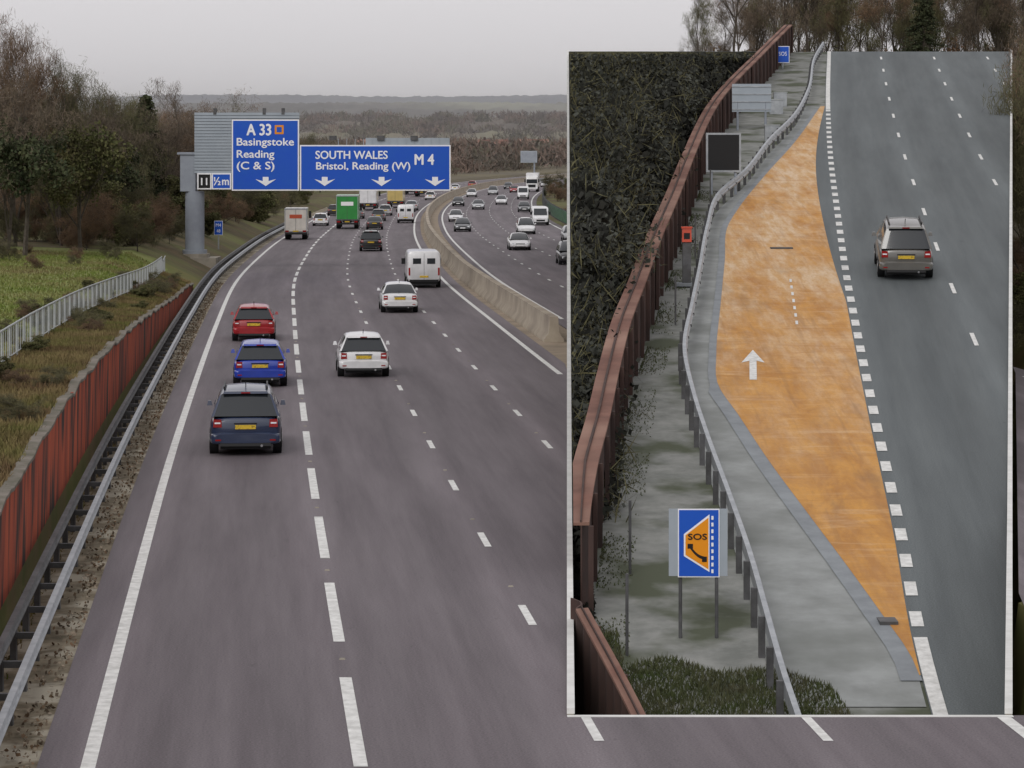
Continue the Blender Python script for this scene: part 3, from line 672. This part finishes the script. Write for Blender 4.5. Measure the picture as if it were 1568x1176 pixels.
# thin winter mist lying over the valley
hz=bpy.data.materials.new('mist'); hz.use_nodes=True; nt=hz.node_tree; nt.nodes.remove(nt.nodes['Principled BSDF']); vs=nt.nodes.new('ShaderNodeVolumeScatter'); vs.inputs['Density'].default_value=.00014; vs.inputs['Anisotropy'].default_value=.8; vs.inputs['Color'].default_value=(.97,.98,1,1); nt.links.new(vs.outputs[0],nt.nodes['Material Output'].inputs['Volume'])
mb=MB(); mb.box(-6000,6000,640,8300,-40,125,hz); mb.obj('mist')
def blades(name,X,Y,Z,h,m,w=.035):
    n=len(X); a=rng.uniform(0,6.28,n); hx=rng.normal(scale=.35,size=n)*h; hy=rng.normal(scale=.35,size=n)*h; hh=h*rng.uniform(.5,1.3,n)
    B=np.stack([X,Y,Z],1); d=np.stack([np.cos(a)*w,np.sin(a)*w,np.zeros(n)],1)
    V=np.stack([B-d,B+d,B+np.stack([hx,hy,hh],1)],1).reshape(-1,3); return fast(name,V,np.arange(3*n).reshape(n,3),[m])
n=100000; Yb=42+118*rng.uniform(0,1,n); lo=XL(Yb)-2.2; hi_=fp(Yb)-.3; Xb=lo+(hi_-lo)*rng.uniform(0,1,n); Zb=ground_z(Xb-XL(Yb),Yb)
blades('grass',Xb,Yb,Zb-.02,np.full(n,.20),M['blade'],.035)
n=50000; Yb=70+95*rng.uniform(0,1,n); Xb=fp(Yb)-.2-rng.uniform(0,1,n)*16; Zb=ground_z(Xb-XL(Yb),Yb); blades('grass',Xb,Yb,Zb-.02,np.full(n,.14),M['bladeg'],.04)
n=2500; Yb=rng.uniform(38,150,n); Ob=-1.6-rng.uniform(0,.4,n); blades('grass',XL(Yb)+Ob,Yb,ZM(Yb)-.03,np.full(n,.12),M['blade'],.02)
n=3500; Yb=rng.uniform(30,170,n); Ob=-.72-np.abs(rng.normal(scale=.28,size=n)); V,Q=quads(np.stack([XL(Yb)+Ob,Yb,ZM(Yb)+.005+rng.uniform(0,.03,n)],1),np.full(n,.06)); fast('fallen_leaves',V,Q,[M['wood4'],M['wood1'],M['tan']],mi=rng.integers(0,3,n))
# ---- far road structures
mb=MB(); pts=[(-24+i*2.2,980-40*math.sin(i/17*math.pi)) for i in range(18)]
for (xa,ya),(xb,yb) in zip(pts[:-1],pts[1:]):
    za=-3.2+1.1*math.sin((xa+24)/38*math.pi); zb2=-3.2+1.1*math.sin((xb+24)/38*math.pi)
    mb.loft([[(xa,ya-.3,za-.2),(xa,ya-.3,za+.9),(xa,ya+9,za+.9),(xa,ya+9,za-.2)],[(xb,yb-.3,zb2-.2),(xb,yb-.3,zb2+.9),(xb,yb+9,zb2+.9),(xb,yb+9,zb2-.2)]],M['barr'],smooth=False)
    mb.box(xa-.2,xa+.2,ya,ya+.5,-5,za,M['conc'])
mb.obj('motorway_bridge')
mb=MB(); X=4.9; Yp=800
mb.box(X-2.4,X+2.4,Yp,Yp+.4,1,4.4,M['grey']); mb.box(X-2.2,X+2.2,Yp-.03,Yp+.02,1.2,4.2,M['colgrey']); mb.cyl((X+1.6,Yp+.5,-4),(X+1.6,Yp+.5,3),.25,G,10); mb.obj('variable_message_sign')
mb=MB(); gl=list(np.arange(270,520,3.0))
for a,b in zip(gl[:-1],gl[1:]):
    mb.loft([[(float(XL(y))+31.2,y,float(ZM(y))+.1),(float(XL(y))+31.2,y,float(ZM(y))+1.5),(float(XL(y))+31.26,y,float(ZM(y))+1.5),(float(XL(y))+31.26,y,float(ZM(y))+.1)] for y in (a,b-.15)],M['green'],smooth=False)
    mb.box(float(XL(a))+31.14,float(XL(a))+31.32,a-.08,a+.08,float(ZM(a))-.2,float(ZM(a))+1.65,M['galvd'])
mb.obj('green_barrier_fence')
for x,y,w_ in ((-14,1150,12),(-75,1300,14),(-50,1420,12),(4,1380,14)):
    mb=MB(); wl=M['conc']; rf=M['rustcap']; z=-1
    mb.box(x,x+w_,y,y+9,z-2,z+5,wl)
    mb.add([(x-.4,y-.4,z+5),(x+w_+.4,y-.4,z+5),(x+w_+.4,y+9.4,z+5),(x-.4,y+9.4,z+5),(x-.4,y+4.5,z+8.4),(x+w_+.4,y+4.5,z+8.4)],[(0,1,5,4),(3,4,5,2),(0,4,3),(1,2,5)],rf)
    for i in range(3):
        for j in (0,1): mb.box(x+1.5+i*3.6,x+2.9+i*3.6,y-.04,y+.02,z+.4+j*2.5,z+1.8+j*2.5,M['glass'])
    mb.box(x+5.2,x+6.2,y-.04,y+.02,z-1.9,z+.2,M['black']); mb.box(x+2,x+3,y+4,y+5,z+7,z+9.4,M['rust'])
    mb.obj('house')
# ---------------------------------------------------------------- the upper road with the emergency refuge area
ysr=np.concatenate([np.arange(Y0,186,1.5),[186.]])
def rstrip(name,xa,xb,m,dz,ys=ysr,n=8):
    A=np.array([xa(y) for y in ys],float); B=np.array([xb(y) for y in ys],float); t=np.linspace(0,1,n)
    X=A[:,None]*(1-t)+B[:,None]*t; Y=np.repeat(ys[:,None],n,1); Z=ZR(Y)+dz
    E=XE(Y); uv=np.stack([(X-E).ravel(),Y.ravel()],1)
    return fast(name,np.stack([X,Y,Z],-1).reshape(-1,3),grid_faces(len(ys),n),[m],uv=uv)
rstrip('embankment_ground',lambda y:SIDE*y+.02,lambda y:SIDR*y-.02,M['apron'],-.03,n=30)
rstrip('embankment_ground',lambda y:SIDE*y+.02,lambda y:75.,M['litter'],-.03,ys=np.array([186,188,195,210,230,Y1]),n=20)
rstrip('upper_road',lambda y:float(XE(y))-.15,lambda y:SIDR*y-.1,M['asph2'],.0)
WB=spline([40.9,47.3,53.6,57.4,62.5,67.8,74.9,80.6,89.5,100.8,111.3,133.3,164,190],[1.1,1.25,1.5,1.75,2.2,2.62,3.24,3.87,4.83,6.15,7.32,10.0,15.1,19.6])
RB=spline([45.3,47.2,50.6,54.7,60,65.1,71.1,76.4,83.7,89.8,100,108.8,116,128,138.1,151.7,173,188],[4.66,4.65,4.69,4.74,4.71,4.65,4.65,4.78,5.47,6.09,7.09,8.15,9.79,12,14.1,16.3,19,21.4])
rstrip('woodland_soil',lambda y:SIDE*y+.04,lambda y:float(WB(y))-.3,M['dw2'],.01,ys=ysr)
OL=[(7.29,49.3),(7.31,50),(7.13,53.2),(6.90,56.4),(6.56,60.7),(6.17,65.7),(5.84,71.2),(5.61,74.9),(5.90,79.5),(6.59,87.1),(7.44,96.3),(8.23,104.9),(8.98,109.4),(10.95,119.6),(13.48,131.9),(16.8,149.8)]
ol=spline([p[1] for p in OL],[p[0] for p in OL])
def orr(y):
    e=float(XE(y)); bul=.0
    if 88<y<150: bul=.55*math.sin((y-88)/62*math.pi)
    return e-.16-bul
yo=np.concatenate([np.arange(49.3,149.5,1.0),[149.6]])
ol2=lambda y:min(float(ol(y)),orr(y)-.02)
rstrip('concrete_hardstanding',lambda y:float(RB(y))-.05,lambda y:min(ol2(y) if y>49.3 else 9,float(XE(y))-.2),M['apronr'],-.012,ys=np.arange(47.6,150,1.0),n=4)
rstrip('emergency_refuge_area',ol2,orr,M['orange'],.012,ys=yo,n=8)
rstrip('refuge_edge_road',lambda y:orr(y)-.01,lambda y:float(XE(y))-.1,M['asph2'],.005,ys=yo,n=3)
rstrip('drainage_channel',lambda y:ol2(y)-(.36 if y<75 else .22),lambda y:ol2(y)+.03,M['channel'],.006,ys=np.arange(49.,149,1.0),n=3)
sg=[(0,.26,44,51.6),(0,.24,148,186)]
y=52.3
while y<147: sg.append((0,.24,y,y+1.0)); y+=2.1
y=71.6-27
while y<186:
    for o_ in (3.42,6.9,10.4): sg.append((o_,.13,y,y+2.0))
    y+=9
marks('lane_markings',sg,.014,M['white'],XE,ZR,clip=False)
mb=MB()
def rp(x,y,dz=.02): return (x,y,float(ZR(y))+dz)
ax=lambda t:6.62+(t-75.6)*.085
mb.add([rp(ax(75.6)-.10,75.6),rp(ax(75.6)+.10,75.6),rp(ax(78.4)+.10,78.4),rp(ax(78.4)-.10,78.4)],[(0,1,2,3)],M['white'])
mb.add([rp(ax(78)-.33,78.0),rp(ax(78.4),78.4),rp(ax(78)+.33,78.0),rp(ax(79.9),79.9)],[(0,1,3),(1,2,3)],M['white'])
for i in range(7):
    y=84.0+i*1.3; mb.add([rp(8.65+i*.1,y),rp(8.73+i*.1,y),rp(8.78+i*.1,y+.6),rp(8.7+i*.1,y+.6)],[(0,1,2,3)],M['concpale'])
mb.obj('road_arrow_marking')
mb=MB(); mb.box(9.3,10.1,99.0,99.35,float(ZR(99))-.02,float(ZR(99))+.07,M['galvd']); mb.box(7.0,7.35,52.4,52.9,float(ZR(52.6))-.1,float(ZR(52.6))+.05,M['galvd']); mb.obj('drain_cover')
# retaining walls with concrete coping along the level split
mb=MB()
for k_,sg_ in ((SIDE,1),(SIDR,-1)):
    R1=[];R2=[]
    for y in list(np.arange(Y0,186,2))+[186]:
        t=max(float(ZR(y)),float(ZM(y))); x=k_*y
        R1.append([(x,y,-8.5),(x,y,t+.02),(x+.1*sg_,y,t+.02),(x+.1*sg_,y,-8.5)]); R2.append([(x-.004*sg_,y,t+.02),(x-.004*sg_,y,t+.10),(x+.11*sg_,y,t+.10),(x+.11*sg_,y,t+.02)])
    mb.loft(R1,M['conc'],smooth=False); mb.loft(R2,M['concpale'],smooth=False)
mb.box(SIDE*Y0,SIDR*Y0,Y0-.12,Y0-.02,-8.5,.0,M['conc']); mb.box(SIDE*Y0,SIDR*Y0,Y0-.13,Y0-.01,.0,.055,M['concpale'])
mb.box(SIDR*186,75,186.0,186.3,-8,13.9,M['conc']); mb.obj('level_split_retaining_wall')
# rusted sheet-pile wall
mb=MB()
def pile(fx,ya,yb,hgt,capw,zf=ZR):
    pts=[]; y=ya; k=0
    while y<yb:
        pts.append((float(fx(y))+(0 if (k//2)%2 else -.12),y)); y+=.22 if k%2 else .16; k+=1
    rings=[[(x,y,float(zf(y))-.1),(x,y,float(zf(y))+hgt),(x-.03,y,float(zf(y))+hgt),(x-.03,y,float(zf(y))-.1)] for x,y in pts]
    mb.loft(rings,M['rust'],smooth=False)
    rr=[]; r2=[]
    for y in np.arange(ya,yb+.01,1.0):
        x=float(fx(y)); z=float(zf(y))+hgt; xl=max(x-.14-capw,SIDE*y+.12)
        rr.append([(xl,y,z),(xl,y,z+.05),(x+.02,y,z+.07),(x+.02,y,z)])
        r2.append([(xl+.45*(x-xl),y,z+.06),(xl+.45*(x-xl),y,z+.11),(xl+.55*(x-xl),y,z+.11),(xl+.55*(x-xl),y,z+.06)])
    mb.loft(rr,M['rustcap'],smooth=False); mb.loft(r2,M['rust'],smooth=False)
    for y in np.arange(ya,yb,2.6):
        x=float(fx(y)); z=float(zf(y)); mb.box(x+.0,x+.10,y-.06,y+.06,z-.05,z+hgt-.01,M['rust'])
pile(WB,53,186,1.75,.38)
pile(spline([40.2,41.,47.3],[2.02,1.93,1.13]),40.3,47.2,2.0,.05)
mb.obj('rusted_sheet_pile_wall')
mb=MB()
for y in (50.5,56,84,97,110):
    x=float(WB(y))+.75; z=float(ZR(y)); mb.cyl((x,y,z),(x,y,z+1.5),.03,M['galvd'],6)
mb.obj('fence_posts')
mb=MB(); ry=[y for y in np.arange(44.5,186,1.2)]
sweep(mb,ry,0,[(-.05,.46),(.05,.46),(.08,.54),(.03,.6),(.08,.66),(.05,.74),(-.05,.74)],M['galv'],RB,ZR)
for y in np.arange(44.8,186,1.9):
    x=float(RB(y)); z=float(ZR(y)); mb.box(x-.17,x-.05,y-.06,y+.06,z-.1,z+.72,M['galvd']); mb.box(x-.1,x+.1,y-.04,y+.04,z+.5,z+.58,M['galvd'])
mb.obj('crash_barrier')
# SOS sign
mb=MB(); X=3.5; Yp=51.7; z=float(ZR(Yp))
for px in (X-.34,X+.34): mb.cyl((px,Yp,z-.1),(px,Yp,z+2.3),.035,M['galvd'],10)
mb.box(X-.56,X+.54,Yp-.05,Yp-.035,z+1.14,z+2.4,M['grey'])
mb.box(X-.39,X+.39,Yp-.075,Yp-.05,z+1.12,z+2.40,M['signwhite']); mb.box(X-.37,X+.37,Yp-.082,Yp-.06,z+1.14,z+2.38,M['signblue'])
yy=Yp-.088
mb.add([(X-.28,yy,z+1.52),(X+.2,yy,z+1.22),(X+.2,yy,z+2.3),(X-.28,yy,z+1.93)],[(0,1,2,3)],M['signwhite'])
yy-=.004
mb.add([(X-.25,yy,z+1.54),(X+.18,yy,z+1.27),(X+.18,yy,z+2.24),(X-.25,yy,z+1.91)],[(0,1,2,3)],M['signor'])
for i in range(9): mb.box(X+.235,X+.275,yy,yy+.01,z+1.2+i*.125,z+1.27+i*.125,M['signwhite'])
mb.text('SOS',X-.2,X+.15,yy-.004,z+1.83,.11,M['black'],.03)
arc=[(X-.17+.28*t,yy-.004,z+1.70-.22*t-.05*math.sin(t*math.pi)) for t in np.linspace(0,1,9)]
for a,b in zip(arc[:-1],arc[1:]): mb.add([(a[0],a[1],a[2]-.03),(b[0],b[1],b[2]-.03),(b[0],b[1],b[2]+.03),(a[0],a[1],a[2]+.03)],[(0,1,2,3)],M['black'])
mb.box(X-.21,X-.11,yy-.006,yy-.001,z+1.66,z+1.75,M['black']); mb.box(X+.06,X+.15,yy-.006,yy-.001,z+1.41,z+1.51,M['black'])
mb.obj('emergency_area_sign')
mb=MB(); X,Yp=5.80,91.5; z=float(ZR(Yp)); orm=paint('phone_orange',(.6,.06,.015))
mb.box(X-.14,X+.14,Yp-.1,Yp+.1,z-.1,z+1.4,M['galvd']); mb.box(X-.16,X+.16,Yp-.14,Yp+.14,z+1.4,z+1.85,orm,.01); mb.box(X-.18,X+.18,Yp-.16,Yp+.16,z+1.85,z+1.91,orm); mb.box(X-.1,X+.1,Yp-.15,Yp-.13,z+1.5,z+1.7,M['black'])
mb.box(X-.4,X+.2,Yp-.6,Yp+.6,z-.05,z+.04,M['channel']); mb.obj('emergency_telephone')
mb=MB(); X,Yp=8.75,114.; z=float(ZR(Yp))
for px in (X-.5,X+.5): mb.cyl((px,Yp,z-.1),(px,Yp,z+1.4),.06,G,8)
mb.box(X-.72,X+.72,Yp-.1,Yp+.15,z+.9,z+2.52,M['galv']); mb.box(X-.64,X+.64,Yp-.115,Yp-.05,z+.98,z+2.44,M['black']); mb.obj('electronic_message_sign')
mb=MB(); X,Yp=12.0,138.; z=float(ZR(Yp))
for px in (X-.7,X+.7): mb.cyl((px,Yp,z-.1),(px,Yp,z+1.4),.06,G,8)
mb.box(X-.98,X+.98,Yp-.05,Yp,z+.9,z+2.3,M['grey'])
for i in range(4): mb.box(X-.98,X+.98,Yp-.08,Yp-.05,z+1.0+i*.38,z+1.05+i*.38,M['galv'])
mb.obj('traffic_sign')
mb=MB()
for i,(xx,yy2) in enumerate(((12.6,133.5),(14.6,150),(14.0,146))):
    z=float(ZR(yy2)); mb.box(xx-.35,xx+.35,yy2-.2,yy2+.2,z-.05,z+.7,M['galv']); mb.box(xx-.38,xx+.38,yy2-.23,yy2+.23,z+.7,z+.75,M['galvl'])
mb.obj('roadside_cabinets')
mb=MB(); X,Yp=17.0,173.; z=float(ZR(Yp))
mb.cyl((X,Yp,z),(X,Yp,z+1.2),.05,M['galv'],8); mb.box(X-.42,X+.42,Yp-.06,Yp,z+.35,z+1.4,M['signwhite']); mb.box(X-.38,X+.38,Yp-.075,Yp-.02,z+.39,z+1.36,M['signblue']); mb.text('SOS',X-.25,X+.25,Yp-.085,z+.8,.25,W); mb.obj('traffic_sign')
hd=math.atan2(float(XE(95)-XE(91)),4)
vehicle('mpv','pewter',(.12,.115,.105),0,0,xyz=(float(XE(92.4))+1.95,92.2,float(ZR(92.4))+.01),rot=(math.atan(.1128),0,-hd))
n=26000; Yb=rng.uniform(44,52,n); Xb=1.3+rng.uniform(0,1,n)*5.2; k=(Yb<50.2-.9*np.abs(Xb-3)*.5+np.sin(Xb*3)*.3)|(Xb<2.0); k&=Xb<6.2-(Yb-44)*.12
blades('grass',Xb[k],Yb[k],ZR(Yb[k])-.02,np.full(k.sum(),.11),M['blade2'],.015)
n=9000; Yb=rng.uniform(50,115,n); Xb=WB(Yb)+.1+rng.uniform(0,1,n)**2.0*.7; k=np.sin(Yb*.9)+np.sin(Yb*2.3)*.5+rng.uniform(-.6,.6,n)>.0; blades('grass',Xb[k],Yb[k],ZR(Yb[k])-.02,np.full(k.sum(),.045),M['blade2'],.02)
# dark woodland behind the rusted wall : dense understorey + individual crowns
def capz(X,Y,Z): return np.minimum(Z,8.3+.0308*Y)
n=60000; Yb=48+139*rng.uniform(0,1,n)**.85; lo=SIDE*Yb+.15; hi_=np.maximum(WB(Yb)-.65,lo+.25); u=rng.uniform(0,1,n); Xb=lo+(hi_-lo)*u
hmax=(2.6+1.2*np.sin(Xb*.9+Yb*.21))*np.clip((Yb-52)/25,0.12,1)*np.clip((hi_-Xb)/1.2+.3,0,1)
top=capz(Xb,Yb,ZR(Yb)+hmax-.3*rng.uniform(0,1,n)); top=np.maximum(top,ZR(Yb)+.05)
Zb=ZR(Yb)+(top-ZR(Yb))*rng.uniform(0,1,n)**.45
V1,Q1=quads(np.stack([Xb,Yb,Zb],1),np.full(n,.26),elong=1.2); m1=np.zeros(n,int)
NC=460; yc=60+124*rng.uniform(0,1,NC); lo=SIDE*yc+.5; hc=np.maximum(WB(yc)-1.3,lo+.1); xc=lo+(hc-lo)*rng.uniform(0,1,NC); rad=rng.uniform(.6,1.7,NC)*np.clip((yc-50)/30,.4,1); zt=ZR(yc)+rng.uniform(1.5,6.0,NC)*np.clip((yc-52)/30,.15,1)*np.clip((hc-xc)/3+.35,0,1); nq=190
u=rng.normal(size=(NC,nq,3)); u/=np.linalg.norm(u,axis=2)[:,:,None]; u[:,:,2]=np.abs(u[:,:,2])*1.3-.4; C=(u*rng.uniform(.6,1.1,(NC,nq,1))*rad[:,None,None]+np.stack([xc,yc,zt],1)[:,None,:]).reshape(-1,3)
C[:,2]=capz(C[:,0],C[:,1],C[:,2]+0)-rng.uniform(0,.25,len(C)); V2,Q2=quads(C,np.full(len(C),.12),elong=1.3)
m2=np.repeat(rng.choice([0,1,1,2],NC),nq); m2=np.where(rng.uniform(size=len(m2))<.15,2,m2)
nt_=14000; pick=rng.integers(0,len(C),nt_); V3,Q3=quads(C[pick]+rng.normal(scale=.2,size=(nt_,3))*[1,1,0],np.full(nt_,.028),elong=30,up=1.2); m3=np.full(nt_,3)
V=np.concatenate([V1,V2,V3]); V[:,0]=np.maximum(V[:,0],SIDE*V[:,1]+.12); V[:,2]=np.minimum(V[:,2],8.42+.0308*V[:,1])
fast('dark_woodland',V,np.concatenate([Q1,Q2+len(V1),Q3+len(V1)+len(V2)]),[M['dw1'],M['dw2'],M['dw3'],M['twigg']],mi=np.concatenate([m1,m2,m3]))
# bare trees beyond the crest
zc=lambda y: float(ZR(y))-.1
for i in range(46):
    t=i/45; x=15.0+t*31+random.uniform(-.5,.5); y=random.uniform(205,258); x=x*y/227
    h=random.uniform(8,10.5) if x*227/y>18.3 else random.uniform(4.4,5.8)
    plant(random.choice(TF+[TB[0],TB[3]]),'bare_tree',x,y,h,12,z=zc(y),w=.85)
plant(TC,'conifer_tree',31.7,212,7.8,11,z=zc(212))
N=60; yw=rng.uniform(225,258,N); xw=rng.uniform(16.5,48,N)*yw/227; woodland('roadside_thicket',np.stack([xw,yw,ZR(yw)],1),rng.uniform(2.6,4.2,N),rng.uniform(1.2,2,N),260,[M['wood1'],M['wood4'],M['wood2']],.035,2.5,1)
# ---------------------------------------------------------------- light, sky, camera
w=bpy.data.worlds.new('World'); scene.world=w; w.use_nodes=True; nt=w.node_tree; N=nt.nodes; L=nt.links
bg=N['Background']; sky=N.new('ShaderNodeTexSky'); sky.sky_type='NISHITA'; sky.sun_disc=False
el,az=math.radians(38),math.radians(200); sky.sun_elevation=el; sky.sun_rotation=az; sky.dust_density=4; sky.air_density=1
hs=N.new('ShaderNodeHueSaturation'); hs.inputs['Saturation'].default_value=.12; L.new(sky.outputs[0],hs.inputs['Color']); L.new(hs.outputs[0],bg.inputs[0]); bg.inputs[1].default_value=.1
b2=N.new('ShaderNodeBackground'); b2.inputs[0].default_value=(.90,.875,.90,1); b2.inputs[1].default_value=1
mx=N.new('ShaderNodeMixShader'); mx.inputs[0].default_value=.78; L.new(bg.outputs[0],mx.inputs[1]); L.new(b2.outputs[0],mx.inputs[2]); L.new(mx.outputs[0],N['World Output'].inputs[0])
sl=bpy.data.lights.new('sun','SUN'); sl.energy=.9; sl.angle=math.radians(20); sl.color=(1,.97,.93); so=bpy.data.objects.new('sun',sl); COL.objects.link(so)
d=Vector((math.sin(az)*math.cos(el),math.cos(az)*math.cos(el),math.sin(el))); so.rotation_euler=d.to_track_quat('Z','Y').to_euler()
cd=bpy.data.cameras.new('camera'); cam=bpy.data.objects.new('camera',cd); COL.objects.link(cam); scene.camera=cam
cam.location=(0,0,8.4); cam.rotation_euler=(math.pi/2,0,0); cd.sensor_width=36; cd.lens=4218/1568*36; cd.shift_y=-(588-210)/1568
cd.clip_end=20000; cd.clip_start=.5
